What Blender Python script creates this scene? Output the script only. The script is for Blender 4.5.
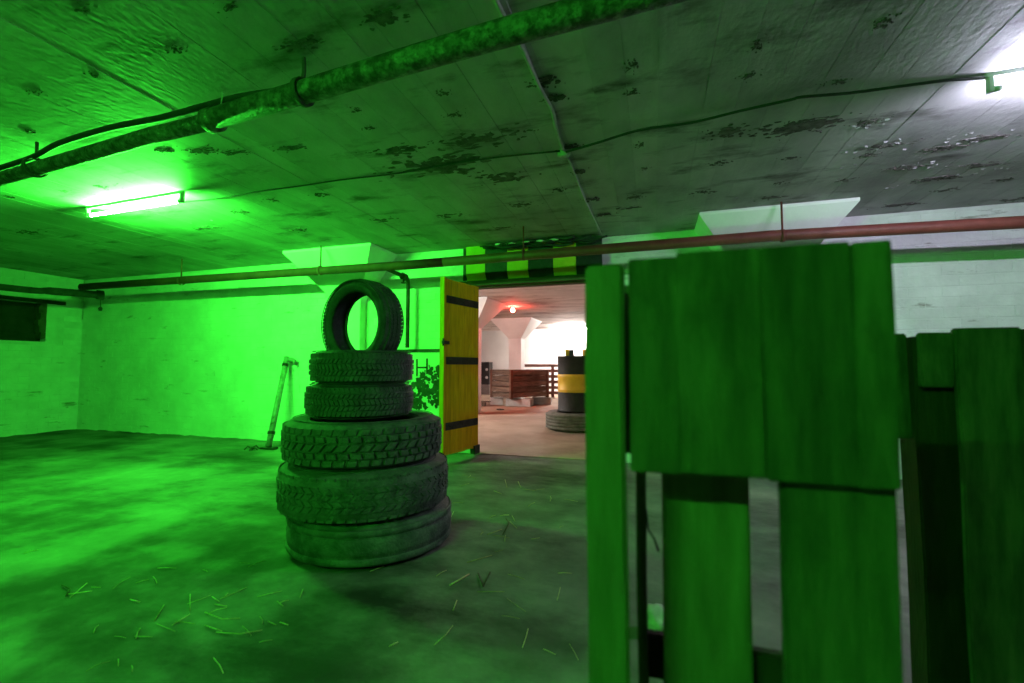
import bpy, bmesh, math, random
from mathutils import Vector, Matrix, Euler

# ------------------------------------------------------------------ camera, world, exposure
SC = bpy.context.scene
COL = SC.collection
for o in list(bpy.data.objects):
    bpy.data.objects.remove(o)
PITCH, YAW, CAMH = math.radians(3.2), math.radians(17.2), 1.05
cam_d = bpy.data.cameras.new('camera')
cam_d.lens = 16.0
cam_d.sensor_width = 36.0
cam_d.clip_start = 0.02
cam_d.dof.use_dof = True
cam_d.dof.focus_distance = 4.0
cam_d.dof.aperture_fstop = 2.0
cam = bpy.data.objects.new('camera', cam_d)
cam.location = (0, 0, CAMH)
cam.rotation_euler = (math.pi / 2 + PITCH, 0, YAW)
COL.objects.link(cam)
SC.camera = cam
w = bpy.data.worlds.new('world')
SC.world = w
w.use_nodes = True
w.node_tree.nodes['Background'].inputs[0].default_value = (0, 0, 0, 1)
w.node_tree.nodes['Background'].inputs[1].default_value = 0.0
SC.view_settings.view_transform = 'Standard'
SC.view_settings.look = 'None'
SC.view_settings.gamma = 1.0
SC.view_settings.use_curve_mapping = False
SC.view_settings.exposure = 0.0
# lamp colours and strengths (emission of the tubes themselves)
GREEN = (0.043, 1.0, 0.045)
WHITE = (0.78, 0.76, 1.0)
WARM = (1.0, 0.90, 0.84)
RED = (1.0, 0.06, 0.04)
G_MAIN, G_REAR, W_MAIN, W_BACK, R_BACK = 1900.0, 1300.0, 330.0, 2300.0, 650.0

# pixel (1024x683) -> point on a plane
F = 16.0 / 36.0 * 1024
FW = Vector((-math.sin(YAW) * math.cos(PITCH), math.cos(YAW) * math.cos(PITCH), math.sin(PITCH)))
RT = Vector((math.cos(YAW), math.sin(YAW), 0))
UP = RT.cross(FW)
CP = Vector((0, 0, CAMH))
def at(px, py, axis, v):
    d = FW + RT * ((px - 512) / F) - UP * ((py - 341.5) / F)
    return CP + d * ((v - CP[axis]) / d[axis])

R = random.Random(7)

# ------------------------------------------------------------------ materials
def material(name, c1, c2, scale=4.0, rough=0.8, bump=0.0, bscale=30.0, stretch=(1, 1, 1), detail=6.0,
             spots=None, spot_scale=2.0, spot_lo=0.58, spot_hi=0.66, rnd=0.0, metallic=0.0, bdist=0.01, spec=0.4, nrough=0.0,
             spot_stretch=None):
    m = bpy.data.materials.new(name)
    m.use_nodes = True
    nt = m.node_tree
    N, L = nt.nodes, nt.links
    b = N['Principled BSDF']
    geo = N.new('ShaderNodeNewGeometry')
    mp = N.new('ShaderNodeMapping')
    mp.inputs['Scale'].default_value = stretch
    L.new(geo.outputs['Position'], mp.inputs['Vector'])
    no = N.new('ShaderNodeTexNoise')
    no.inputs['Scale'].default_value = scale
    no.inputs['Detail'].default_value = detail
    no.inputs['Roughness'].default_value = 0.62
    L.new(mp.outputs['Vector'], no.inputs['Vector'])
    cr = N.new('ShaderNodeValToRGB')
    cr.color_ramp.elements[0].position = 0.33
    cr.color_ramp.elements[1].position = 0.68
    cr.color_ramp.elements[0].color = (*c1, 1)
    cr.color_ramp.elements[1].color = (*c2, 1)
    L.new(no.outputs['Fac'], cr.inputs['Fac'])
    out = cr.outputs['Color']
    if spots:
        mp2 = N.new('ShaderNodeMapping')
        mp2.inputs['Scale'].default_value = spot_stretch or stretch
        mp2.inputs['Location'].default_value = (3.1, 7.7, 1.3)
        L.new(geo.outputs['Position'], mp2.inputs['Vector'])
        n2 = N.new('ShaderNodeTexNoise')
        n2.inputs['Scale'].default_value = spot_scale
        n2.inputs['Detail'].default_value = 9.0
        n2.inputs['Roughness'].default_value = 0.66
        L.new(mp2.outputs['Vector'], n2.inputs['Vector'])
        r2 = N.new('ShaderNodeValToRGB')
        r2.color_ramp.elements[0].position = spot_lo
        r2.color_ramp.elements[1].position = spot_hi
        L.new(n2.outputs['Fac'], r2.inputs['Fac'])
        mx = N.new('ShaderNodeMixRGB')
        mx.inputs[2].default_value = (*spots, 1)
        L.new(r2.outputs['Color'], mx.inputs[0])
        L.new(out, mx.inputs[1])
        out = mx.outputs[0]
    if rnd:
        oi = N.new('ShaderNodeObjectInfo')
        mr = N.new('ShaderNodeMapRange')
        mr.inputs['To Min'].default_value = 1 - rnd
        mr.inputs['To Max'].default_value = 1 + rnd
        L.new(oi.outputs['Random'], mr.inputs['Value'])
        hs = N.new('ShaderNodeHueSaturation')
        L.new(mr.outputs['Result'], hs.inputs['Value'])
        L.new(out, hs.inputs['Color'])
        out = hs.outputs['Color']
    L.new(out, b.inputs['Base Color'])
    b.inputs['Roughness'].default_value = rough
    b.inputs['Metallic'].default_value = metallic
    b.inputs['Specular IOR Level'].default_value = spec
    if nrough:
        mr3 = N.new('ShaderNodeMapRange')
        mr3.inputs['To Min'].default_value = rough - nrough
        mr3.inputs['To Max'].default_value = rough + nrough
        L.new(no.outputs['Fac'], mr3.inputs['Value'])
        L.new(mr3.outputs['Result'], b.inputs['Roughness'])
    if bump:
        n3 = N.new('ShaderNodeTexNoise')
        n3.inputs['Scale'].default_value = bscale
        n3.inputs['Detail'].default_value = 8.0
        L.new(mp.outputs['Vector'], n3.inputs['Vector'])
        bp = N.new('ShaderNodeBump')
        bp.inputs['Strength'].default_value = bump
        bp.inputs['Distance'].default_value = bdist
        L.new(n3.outputs['Fac'], bp.inputs['Height'])
        L.new(bp.outputs['Normal'], b.inputs['Normal'])
    return m

def add_dirt_and_shade(m, dark_patches, colour):
    """oil and dirt patches, and light falloff painted in, with ragged outlines: (x, y, half length, half width, turn, strength)"""
    nt = m.node_tree
    N, L = nt.nodes, nt.links
    b = N['Principled BSDF']
    src = b.inputs['Base Color'].links[0].from_socket
    geo = N.new('ShaderNodeNewGeometry')
    no = N.new('ShaderNodeTexNoise')
    no.inputs['Scale'].default_value = 2.6
    no.inputs['Detail'].default_value = 8.0
    L.new(geo.outputs['Position'], no.inputs['Vector'])
    for (x_, y_, a_, b_, rz_, k_) in dark_patches:
        mp = N.new('ShaderNodeMapping')
        mp.vector_type = 'TEXTURE'
        mp.inputs['Location'].default_value = (x_, y_, 0)
        mp.inputs['Rotation'].default_value = (0, 0, rz_)
        mp.inputs['Scale'].default_value = (a_, b_, 1)
        L.new(geo.outputs['Position'], mp.inputs['Vector'])
        ln = N.new('ShaderNodeVectorMath'); ln.operation = 'LENGTH'
        L.new(mp.outputs[0], ln.inputs[0])
        sub = N.new('ShaderNodeMath'); sub.operation = 'MULTIPLY_ADD'
        sub.inputs[1].default_value = 3.6
        L.new(no.outputs['Fac'], sub.inputs[0])
        L.new(ln.outputs['Value'], sub.inputs[2])
        mr = N.new('ShaderNodeMapRange')
        mr.inputs['From Min'].default_value = 2.0
        mr.inputs['From Max'].default_value = 2.9
        mr.inputs['To Min'].default_value = k_
        mr.inputs['To Max'].default_value = 0.0
        L.new(sub.outputs[0], mr.inputs['Value'])
        mx = N.new('ShaderNodeMixRGB')
        mx.inputs[2].default_value = (*colour, 1)
        L.new(mr.outputs['Result'], mx.inputs[0])
        L.new(src, mx.inputs[1])
        src = mx.outputs[0]
    L.new(src, b.inputs['Base Color'])

def lamp_material(name, col, strength):
    m = bpy.data.materials.new(name)
    m.use_nodes = True
    nt = m.node_tree
    nt.nodes.remove(nt.nodes['Principled BSDF'])
    e = nt.nodes.new('ShaderNodeEmission')
    e.inputs[0].default_value = (*col, 1)
    e.inputs[1].default_value = strength
    # faint procedural unevenness of the phosphor coating
    no = nt.nodes.new('ShaderNodeTexNoise')
    no.inputs['Scale'].default_value = 3.0
    mr = nt.nodes.new('ShaderNodeMapRange')
    mr.inputs['To Min'].default_value = strength * 0.97
    mr.inputs['To Max'].default_value = strength * 1.03
    nt.links.new(no.outputs['Fac'], mr.inputs['Value'])
    nt.links.new(mr.outputs['Result'], e.inputs[1])
    nt.links.new(e.outputs[0], nt.nodes['Material Output'].inputs[0])
    return m

M = {}
M['floor'] = material('concrete_floor', (0.085, 0.078, 0.070), (0.27, 0.25, 0.225), 1.3, 0.80, 0.5, 14, detail=11,
                      spots=(0.035, 0.032, 0.028), spot_scale=0.75, spot_lo=0.48, spot_hi=0.66, nrough=0.12, spec=0.12, bdist=0.012, spot_stretch=(0.8, 1.4, 1))
M['floor_back'] = material('dusty_floor', (0.24, 0.17, 0.11), (0.44, 0.33, 0.24), 0.9, 0.85, 0.5, 12, detail=10,
                           spots=(0.20, 0.13, 0.09), spot_scale=0.7, spot_lo=0.5, spot_hi=0.7)
M['ceil'] = material('ceiling_paint', (0.28, 0.28, 0.27), (0.50, 0.50, 0.49), 2.2, 0.60, 0.55, 34, stretch=(1.0, 0.6, 1), detail=9, spec=0.15,
                     spots=(0.09, 0.083, 0.075), spot_scale=1.6, spot_lo=0.54, spot_hi=0.70, rnd=0.10, spot_stretch=(0.9, 2.4, 1), bdist=0.008)
M['ceil_back'] = material('ceiling_back_paint', (0.50, 0.45, 0.43), (0.74, 0.69, 0.66), 1.4, 0.8, 0.5, 10, detail=9, stretch=(0.6, 1.6, 1),
                          spots=(0.22, 0.16, 0.13), spot_scale=1.7, spot_lo=0.50, spot_hi=0.66)
M['peel'] = material('bare_ceiling_patch', (0.05, 0.045, 0.04), (0.19, 0.175, 0.16), 16, 0.95, 0.8, 60)
M['flake'] = material('curled_paint', (0.20, 0.20, 0.19), (0.32, 0.32, 0.32), 20, 0.8)
M['brick'] = material('whitewashed_brick', (0.66, 0.66, 0.65), (0.84, 0.84, 0.83), 3.2, 0.75, 0.7, 26, detail=9,
                      spots=(0.30, 0.27, 0.24), spot_scale=3.6, spot_lo=0.61, spot_hi=0.70, rnd=0.03, spot_stretch=(0.6, 0.6, 2.4), bdist=0.012)
M['mortar'] = material('whitewashed_joint', (0.62, 0.62, 0.61), (0.80, 0.80, 0.79), 5, 0.85, 0.7, 40)
M['plaster'] = material('white_plaster', (0.74, 0.73, 0.72), (0.88, 0.87, 0.86), 1.6, 0.75, 0.35, 25, detail=8,
                        spots=(0.50, 0.47, 0.44), spot_scale=2.4, spot_lo=0.66, spot_hi=0.75)
M['wall_back'] = material('white_back_wall', (0.78, 0.76, 0.75), (0.90, 0.89, 0.88), 1.0, 0.8, 0.3, 20)
M['dark_hole'] = material('dark_boarding', (0.02, 0.014, 0.01), (0.06, 0.04, 0.03), 6, 0.9, 0.5, 30)
M['bare_brick'] = material('broken_brick', (0.06, 0.035, 0.025), (0.15, 0.10, 0.07), 9, 0.9, 0.8, 40)
M['pipe_dark'] = material('tarred_pipe', (0.022, 0.02, 0.018), (0.075, 0.07, 0.06), 9, 0.75, 0.7, 60, bdist=0.008)
M['pipe_big'] = material('flaking_pipe_paint', (0.015, 0.014, 0.012), (0.20, 0.20, 0.17), 26, 0.55, 1.0, 55, detail=10,
                         spots=(0.03, 0.025, 0.02), spot_scale=20, spot_lo=0.45, spot_hi=0.6, bdist=0.012)
M['pipe_brown'] = material('brown_pipe_paint', (0.12, 0.030, 0.022), (0.22, 0.058, 0.042), 5, 0.55, 0.3, 50)
M['pipe_shaded'] = material('shaded_pipe_paint', (0.07, 0.026, 0.019), (0.14, 0.045, 0.033), 5, 0.7, 0.3, 50, spec=0.2)  # brown paint darkened to carry the lighting change along the pipe
M['cable'] = material('black_cable', (0.012, 0.012, 0.012), (0.03, 0.03, 0.03), 20, 0.6)
M['conduit'] = material('pale_conduit', (0.35, 0.34, 0.32), (0.55, 0.54, 0.5), 12, 0.7)
M['fixture'] = material('lamp_batten_enamel', (0.42, 0.42, 0.42), (0.55, 0.55, 0.55), 6, 0.5)
M['rubber'] = material('tyre_rubber', (0.032, 0.032, 0.034), (0.085, 0.085, 0.088), 9, 0.72, 0.5, 70, detail=10, nrough=0.1,
                       spots=(0.12, 0.115, 0.11), spot_scale=3, spot_lo=0.55, spot_hi=0.8)
M['rubber_dusty'] = material('dusty_tyre_rubber', (0.05, 0.05, 0.052), (0.13, 0.128, 0.125), 11, 0.8, 0.6, 70, detail=10,
                             spots=(0.035, 0.035, 0.037), spot_scale=6, spot_lo=0.5, spot_hi=0.7)
M['rubber_back'] = material('grey_tyre_rubber', (0.09, 0.085, 0.07), (0.18, 0.165, 0.14), 9, 0.85, 0.5, 50)
M['yellow'] = material('yellow_paint', (0.66, 0.30, 0.004), (0.90, 0.46, 0.010), 5, 0.75, 0.25, 30, stretch=(6, 6, 0.6), detail=8, spec=0.15,
                       spots=(0.32, 0.17, 0.02), spot_scale=5, spot_lo=0.58, spot_hi=0.75, rnd=0.07)
M['block_yellow'] = material('lintel_yellow', (0.48, 0.42, 0.02), (0.62, 0.55, 0.03), 6, 0.6, 0.3, 30)
M['block_black'] = material('lintel_black', (0.012, 0.012, 0.014), (0.035, 0.035, 0.04), 8, 0.55, 0.4, 40)
M['iron'] = material('black_iron', (0.015, 0.013, 0.013), (0.05, 0.042, 0.04), 12, 0.6, 0.3, 60, metallic=0.3)
M['frame_wood'] = material('dark_frame_wood', (0.05, 0.035, 0.02), (0.13, 0.10, 0.06), 5, 0.8, 0.4, 40, stretch=(0.5, 4, 4))
M['pallet'] = material('rough_pallet_wood', (0.030, 0.024, 0.017), (0.105, 0.084, 0.06), 5.0, 0.85, 0.5, 26, stretch=(5, 5, 0.7), detail=9,
                       spots=(0.026, 0.02, 0.014), spot_scale=5, spot_lo=0.52, spot_hi=0.72, rnd=0.16, spot_stretch=(1.6, 1.6, 0.7), bdist=0.004)
M['pallet_pale'] = material('planed_pallet_wood', (0.085, 0.068, 0.047), (0.165, 0.13, 0.09), 5.0, 0.85, 0.5, 26, stretch=(5, 5, 0.7), detail=9, bdist=0.004)
M['pallet_dark'] = material('shaded_pallet_wood', (0.014, 0.007, 0.004), (0.04, 0.02, 0.012), 6, 0.9, 0.5, 30, stretch=(4, 4, 0.7))  # dark brown wood with the unlit post's shade put into the colour
M['crate'] = material('weathered_crate_wood', (0.07, 0.046, 0.032), (0.19, 0.13, 0.092), 5, 0.9, 0.5, 20, stretch=(0.8, 0.8, 6), rnd=0.25)
M['crate_post'] = material('rusty_crate_post', (0.09, 0.04, 0.026), (0.17, 0.08, 0.05), 6, 0.85)
M['fence'] = material('brown_fence_wood', (0.10, 0.04, 0.03), (0.20, 0.09, 0.07), 5, 0.85, rnd=0.15)
M['concrete'] = material('concrete_block', (0.34, 0.31, 0.29), (0.52, 0.49, 0.46), 4, 0.9, 0.6, 20)
M['drum_black'] = material('drum_black_paint', (0.010, 0.009, 0.009), (0.025, 0.022, 0.021), 6, 0.7, 0.2, 30)
M['drum_yellow'] = material('drum_yellow_paint', (0.55, 0.28, 0.01), (0.72, 0.40, 0.02), 4, 0.5)
M['grey_box'] = material('grey_box', (0.15, 0.13, 0.12), (0.24, 0.21, 0.2), 5, 0.8)
M['dot'] = material('pale_dot', (0.5, 0.48, 0.46), (0.7, 0.68, 0.66), 5, 0.6)
M['pole'] = material('pole_paint', (0.16, 0.16, 0.14), (0.34, 0.34, 0.30), 14, 0.55, 0.4, 50, spots=(0.06, 0.05, 0.04), spot_scale=9, spot_lo=0.58, spot_hi=0.66)
M['board_white'] = material('board_white_paint', (0.60, 0.60, 0.58), (0.76, 0.76, 0.74), 4, 0.7)
M['ink'] = material('dark_paint', (0.012, 0.012, 0.012), (0.05, 0.05, 0.05), 20, 0.7)
M['straw'] = material('dry_straw', (0.36, 0.27, 0.12), (0.62, 0.50, 0.26), 20, 0.7, rnd=0.35)
M['twig'] = material('dark_twig', (0.05, 0.035, 0.02), (0.12, 0.08, 0.05), 20, 0.85)
M['rag'] = material('pink_cloth', (0.50, 0.32, 0.44), (0.66, 0.46, 0.58), 20, 0.9)
M['trash'] = material('dark_scrap', (0.02, 0.02, 0.015), (0.07, 0.06, 0.05), 20, 0.8)
M['plaster_crumb'] = material('white_scrap', (0.5, 0.5, 0.48), (0.75, 0.75, 0.73), 20, 0.8)
M['l_green'] = lamp_material('green_tube_glow', GREEN, G_MAIN)
M['l_green_rear'] = lamp_material('green_rear_tube_glow', GREEN, G_REAR)
M['l_white'] = lamp_material('white_tube_glow', WHITE, W_MAIN)
M['l_back'] = lamp_material('back_room_tube_glow', WARM, W_BACK)
M['l_red'] = lamp_material('red_bulb_glow', RED, R_BACK)

def floor_dirt_and_shade():
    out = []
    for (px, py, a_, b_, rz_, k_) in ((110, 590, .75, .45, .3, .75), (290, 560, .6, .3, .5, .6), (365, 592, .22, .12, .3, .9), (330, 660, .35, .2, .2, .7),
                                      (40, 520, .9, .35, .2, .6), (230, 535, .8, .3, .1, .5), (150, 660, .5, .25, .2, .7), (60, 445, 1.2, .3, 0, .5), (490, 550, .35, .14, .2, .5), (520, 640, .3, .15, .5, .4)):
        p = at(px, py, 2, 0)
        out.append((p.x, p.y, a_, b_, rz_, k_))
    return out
add_dirt_and_shade(M['floor'], floor_dirt_and_shade(), (0.030, 0.027, 0.023))  # floor dirt, plus the dimmer foreground light put into the colour

# ------------------------------------------------------------------ mesh helpers
def add_box(bm, x0, x1, y0, y1, z0, z1, bev=0.0, jit=0.0, rng=R):
    vs = [bm.verts.new((x, y, z)) for z in (z0, z1) for y in (y0, y1) for x in (x0, x1)]
    if jit:
        for v in vs:
            v.co += Vector((rng.uniform(-jit, jit), rng.uniform(-jit, jit), rng.uniform(-jit, jit)))
    fs = [bm.faces.new([vs[i] for i in q]) for q in
          ((0, 2, 3, 1), (4, 5, 7, 6), (0, 1, 5, 4), (2, 6, 7, 3), (0, 4, 6, 2), (1, 3, 7, 5))]
    if bev:
        es = list({e for f in fs for e in f.edges})
        bmesh.ops.bevel(bm, geom=es, offset=bev, segments=2, affect='EDGES', profile=0.6)
    return fs

def add_tube(bm, pts, r, seg=10, caps=True):
    pts = [Vector(p) for p in pts]
    rs = r if isinstance(r, (list, tuple)) else [r] * len(pts)
    rings = []
    ref = None
    for i, p in enumerate(pts):
        if i == 0: t = pts[1] - p
        elif i == len(pts) - 1: t = p - pts[i - 1]
        else: t = (pts[i + 1] - p).normalized() + (p - pts[i - 1]).normalized()
        t.normalize()
        if ref is None:
            ref = Vector((0, 0, 1)) if abs(t.z) < 0.9 else Vector((1, 0, 0))
        a = ref - t * ref.dot(t)
        if a.length < 1e-5:
            a = Vector((1, 0, 0)) - t * t.x
        a.normalize()
        ref = a
        b = t.cross(a)
        rings.append([bm.verts.new(p + (a * math.cos(2 * math.pi * k / seg) + b * math.sin(2 * math.pi * k / seg)) * rs[i]) for k in range(seg)])
    for i in range(len(rings) - 1):
        for k in range(seg):
            f = bm.faces.new((rings[i][k], rings[i][(k + 1) % seg], rings[i + 1][(k + 1) % seg], rings[i + 1][k]))
            f.smooth = True
    if caps:
        bm.faces.new(rings[0][::-1])
        bm.faces.new(rings[-1])

def add_lathe(bm, prof, seg=48, closed=True, smooth=True):
    """prof: list of (r, z) about the z axis"""
    rings = []
    for r_, z in prof:
        rings.append([bm.verts.new((r_ * math.cos(2 * math.pi * k / seg), r_ * math.sin(2 * math.pi * k / seg), z)) for k in range(seg)])
    n = len(prof)
    for i in range(n if closed else n - 1):
        j = (i + 1) % n
        for k in range(seg):
            f = bm.faces.new((rings[i][k], rings[i][(k + 1) % seg], rings[j][(k + 1) % seg], rings[j][k]))
            f.smooth = smooth

def smooth_path(pts, n=6):
    """Catmull-Rom through the points"""
    pts = [Vector(p) for p in pts]
    P = [pts[0] * 2 - pts[1]] + pts + [pts[-1] * 2 - pts[-2]]
    out = []
    for i in range(1, len(P) - 2):
        a, b, c, d = P[i - 1], P[i], P[i + 1], P[i + 2]
        for k in range(n):
            t = k / n
            out.append(0.5 * ((2 * b) + (c - a) * t + (2 * a - 5 * b + 4 * c - d) * t * t + (3 * b - a - 3 * c + d) * t ** 3))
    out.append(pts[-1])
    return out

def mesh(name, bm, m):
    bmesh.ops.recalc_face_normals(bm, faces=bm.faces)
    me = bpy.data.meshes.new(name)
    bm.to_mesh(me)
    bm.free()
    me.materials.append(M[m])
    return me

def link(name, me, parent=None, loc=(0, 0, 0), rot=(0, 0, 0)):
    o = bpy.data.objects.new(name, me)
    COL.objects.link(o)
    o.location = loc
    o.rotation_euler = rot
    if parent is not None:
        o.parent = parent
    return o

def obj(name, bm, m, parent=None, loc=(0, 0, 0), rot=(0, 0, 0)):
    return link(name, mesh(name, bm, m), parent, loc, rot)

def tag(o, label, cat, group=None):
    o['label'] = label
    o['category'] = cat
    if group:
        o['group'] = group
    return o

def thing(name, label, cat, loc=(0, 0, 0), rot=(0, 0, 0), group=None):
    o = bpy.data.objects.new(name, None)
    o.empty_display_size = 0.1
    COL.objects.link(o)
    o.location = loc
    o.rotation_euler = rot
    return tag(o, label, cat, group)

def struct(o):
    o['kind'] = 'structure'
    return o

def part(name, m, parent, fn, *a, **k):
    bm = bmesh.new()
    fn(bm, *a, **k)
    return obj(name, bm, m, parent)

# ------------------------------------------------------------------ the room
W = 5.20          # face of the brick partition
WT = 0.16         # its thickness
ZC = 2.53         # ceiling height
XL = -9.25        # left wall
XR = 6.5
YB = -5.5         # wall behind the camera
DX0, DX1, DZ = -2.125, -0.62, 2.06   # doorway
BY1 = 17.5        # far wall of the back room
COLX, COLY = (-3.85, 1.10), (5.27, 9.6, 13.75)

# floor: one slab with gentle unevenness
def floor_mesh(x0, x1, y0, y1, step, amp, seed):
    bm = bmesh.new()
    from mathutils import noise
    nx, ny = int((x1 - x0) / step), int((y1 - y0) / step)
    vs = [[bm.verts.new((x0 + (x1 - x0) * i / nx, y0 + (y1 - y0) * j / ny, 0)) for i in range(nx + 1)] for j in range(ny + 1)]
    for row in vs:
        for v in row:
            v.co.z = -abs(noise.noise(Vector((v.co.x * 1.1 + seed, v.co.y * 1.1, 0)))) * amp - 0.001
    for j in range(ny):
        for i in range(nx):
            f = bm.faces.new((vs[j][i], vs[j][i + 1], vs[j + 1][i + 1], vs[j + 1][i]))
            f.smooth = True
    return bm
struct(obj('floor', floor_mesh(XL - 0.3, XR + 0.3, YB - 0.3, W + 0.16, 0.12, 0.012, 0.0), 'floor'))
struct(obj('floor_back_room', floor_mesh(-12.3, 5.3, W + 0.16, BY1 + 0.3, 0.25, 0.012, 5.0), 'floor_back'))

# ceiling: slab with the raised strips left by the formwork boards
bm = bmesh.new()
add_box(bm, XL - 0.3, XR + 0.3, YB - 0.3, W + 0.02, ZC + 0.015, ZC + 0.25)
ceiling = struct(obj('ceiling', bm, 'ceil'))
x = XL
k = 0
while x < 4.6:
    wd = R.uniform(0.15, 0.26)
    if x < -0.53 < x + wd: wd = -0.545 - x
    if wd < 0.03: wd = 0.03
    dz = R.uniform(0.0, 0.0025)
    if 1.43 < x < 1.60: dz = -0.0012
    if abs(x + 0.53) < 0.03: dz = 0.012
    bm = bmesh.new()
    y0 = YB - 0.2 if R.random() < .5 else R.uniform(-1, 0.5)
    add_box(bm, x + 0.001, x + wd - 0.001, YB - 0.2, W + 0.01, ZC + dz, ZC + 0.02, jit=0.0006)
    obj('formwork_strip', bm, 'ceil', ceiling)
    x += wd
bm = bmesh.new()
add_box(bm, -12.3, 5.3, W + 0.02, BY1 + 0.3, ZC, ZC + 0.25)
struct(obj('ceiling_back_room', bm, 'ceil_back'))

# ceiling patches where the paint has come off
def patch(px, py, sx, sy, n, m='peel', seed=0, z=ZC + 0.001):
    rng = random.Random(seed)
    c = at(px, py, 2, ZC)
    bm = bmesh.new()
    for _ in range(n):
        ox, oy = rng.gauss(0, 0.34) * sx, rng.gauss(0, 0.34) * sy
        q = max(0.15, 1 - math.hypot(ox / sx, oy / sy))
        rx, ry = sx * rng.uniform(0.05, 0.24) * q, sy * rng.uniform(0.06, 0.26) * q
        kk = rng.randint(7, 11)
        ph = rng.uniform(-0.25, 0.25)
        top, bot = [], []
        for i in range(kk):
            a = 2 * math.pi * i / kk
            rr = rng.uniform(0.45, 1.25)
            dx, dy = rx * rr * math.cos(a), ry * rr * math.sin(a)
            p = (c.x + ox + dx * math.cos(ph) - dy * math.sin(ph), c.y + oy + dx * math.sin(ph) + dy * math.cos(ph))
            top.append(bm.verts.new((*p, z + 0.006)))
            bot.append(bm.verts.new((*p, z - rng.uniform(0.0015, 0.004))))
        bm.faces.new(bot)
        for i in range(kk):
            bm.faces.new((top[i], top[(i + 1) % kk], bot[(i + 1) % kk], bot[i]))
    return obj('peeled_patch', bm, m, ceiling)
PATCHES = [  # px, py, half sizes in metres, flakes
    (303, 43, .16, .05, 12), (385, 18, .14, .06, 12), (85, 8, .09, .03, 6), (175, 50, .07, .03, 6), (92, 75, .07, .03, 5), (35, 92, .07, .03, 5),
    (30, 132, .06, .03, 6), (228, 8, .09, .03, 6), (355, 110, .05, .04, 7), (370, 128, .07, .03, 7), (442, 93, .06, .035, 7), (455, 114, .08, .035, 8),
    (545, 82, .12, .05, 9), (555, 98, .12, .04, 8), (632, 65, .05, .05, 8), (631, 92, .06, .035, 7), (758, 45, .05, .05, 8), (750, 75, .06, .04, 8),
    (885, 22, .06, .05, 8), (838, 82, .08, .03, 7), (480, 140, .35, .12, 26), (440, 165, .45, .20, 34), (500, 178, .3, .13, 18), (400, 150, .25, .08, 12),
    (570, 148, .1, .05, 7), (580, 172, .08, .05, 7), (590, 200, .12, .05, 7), (605, 215, .12, .05, 5), (640, 145, .05, .05, 5), (645, 168, .05, .04, 5),
    (635, 197, .1, .07, 9), (630, 208, .14, .04, 7), (720, 163, .10, .05, 7), (790, 128, .28, .10, 30), (815, 125, .22, .10, 26), (730, 132, .16, .10, 14),
    (705, 192, .14, .05, 7), (770, 198, .2, .05, 8), (790, 158, .08, .04, 6), (845, 180, .1, .06, 8), (780, 183, .08, .04, 5),
    (200, 150, .16, .06, 10), (235, 153, .14, .05, 9), (290, 148, .18, .05, 10), (165, 150, .1, .05, 8), (100, 187, .07, .05, 6), (65, 191, .07, .04, 5),
    (10, 197, .08, .04, 5), (30, 232, .25, .1, 8), (240, 212, .12, .06, 7), (300, 230, .16, .07, 7), (320, 195, .14, .06, 6), (270, 200, .1, .05, 6),
    (385, 220, .2, .08, 7), (520, 205, .16, .07, 8), (560, 190, .1, .06, 6), (500, 228, .2, .06, 6), (450, 215, .2, .08, 6), (205, 228, .2, .08, 8),
    (870, 122, .12, .05, 10), (890, 145, .22, .05, 16), (945, 148, .18, .05, 14), (985, 138, .2, .05, 14), (905, 168, .18, .05, 10), (940, 178, .2, .06, 12),
    (985, 165, .2, .06, 10), (900, 205, .25, .05, 9), (945, 190, .14, .05, 8), (1000, 180, .14, .05, 6), (870, 155, .1, .05, 8), (1010, 200, .2, .05, 6)]
for i, (a, b, c, d, e) in enumerate(PATCHES):
    patch(a, b, c * 1.3, d * 1.5, int(e * (3.2 if e < 15 else 1.8)), 'peel', i)
# curled flakes of loose paint
def flakes(px, py, sx, sy, n, seed):
    rng = random.Random(seed)
    c = at(px, py, 2, ZC)
    bm = bmesh.new()
    for _ in range(n // 5):
        ox, oy = rng.gauss(0, .4) * sx, rng.gauss(0, .4) * sy
        l, wd = rng.uniform(.004, .018), rng.uniform(.002, .007)
        a = rng.uniform(-.5, .5)
        d = Vector((math.cos(a), math.sin(a), 0)); s = Vector((-d.y, d.x, 0))
        dz = rng.uniform(.002, .009)
        b0 = Vector((c.x + ox, c.y + oy, ZC - 0.001))
        v = [bm.verts.new(q) for q in (b0 - d * l, b0 + d * l, b0 + d * l * .8 + s * wd + Vector((0, 0, -dz * .5)), b0 - d * l * .8 + s * wd + Vector((0, 0, -dz * .5)),
                                       b0 + d * l * .5 + s * wd * 1.3 + Vector((0, 0, -dz)), b0 - d * l * .5 + s * wd * 1.3 + Vector((0, 0, -dz)))]
        bm.faces.new((v[0], v[1], v[2], v[3])); bm.faces.new((v[3], v[2], v[4], v[5]))
    o = obj('curled_paint_flakes', bm, 'flake', ceiling)
    o['kind'] = 'stuff'
for i, (a, b, c, d, e) in enumerate([(870, 125, .2, .08, 40), (880, 145, .25, .1, 50), (960, 140, .3, .12, 70), (930, 165, .3, .12, 60), (985, 170, .3, .12, 50), (900, 185, .25, .1, 25),
                                     (110, 185, .2, .1, 20), (200, 222, .3, .12, 18), (850, 165, .2, .1, 20), (735, 195, .15, .06, 8), (480, 160, .3, .12, 14)]):
    flakes(a, b, c, d, e, 50 + i)

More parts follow.
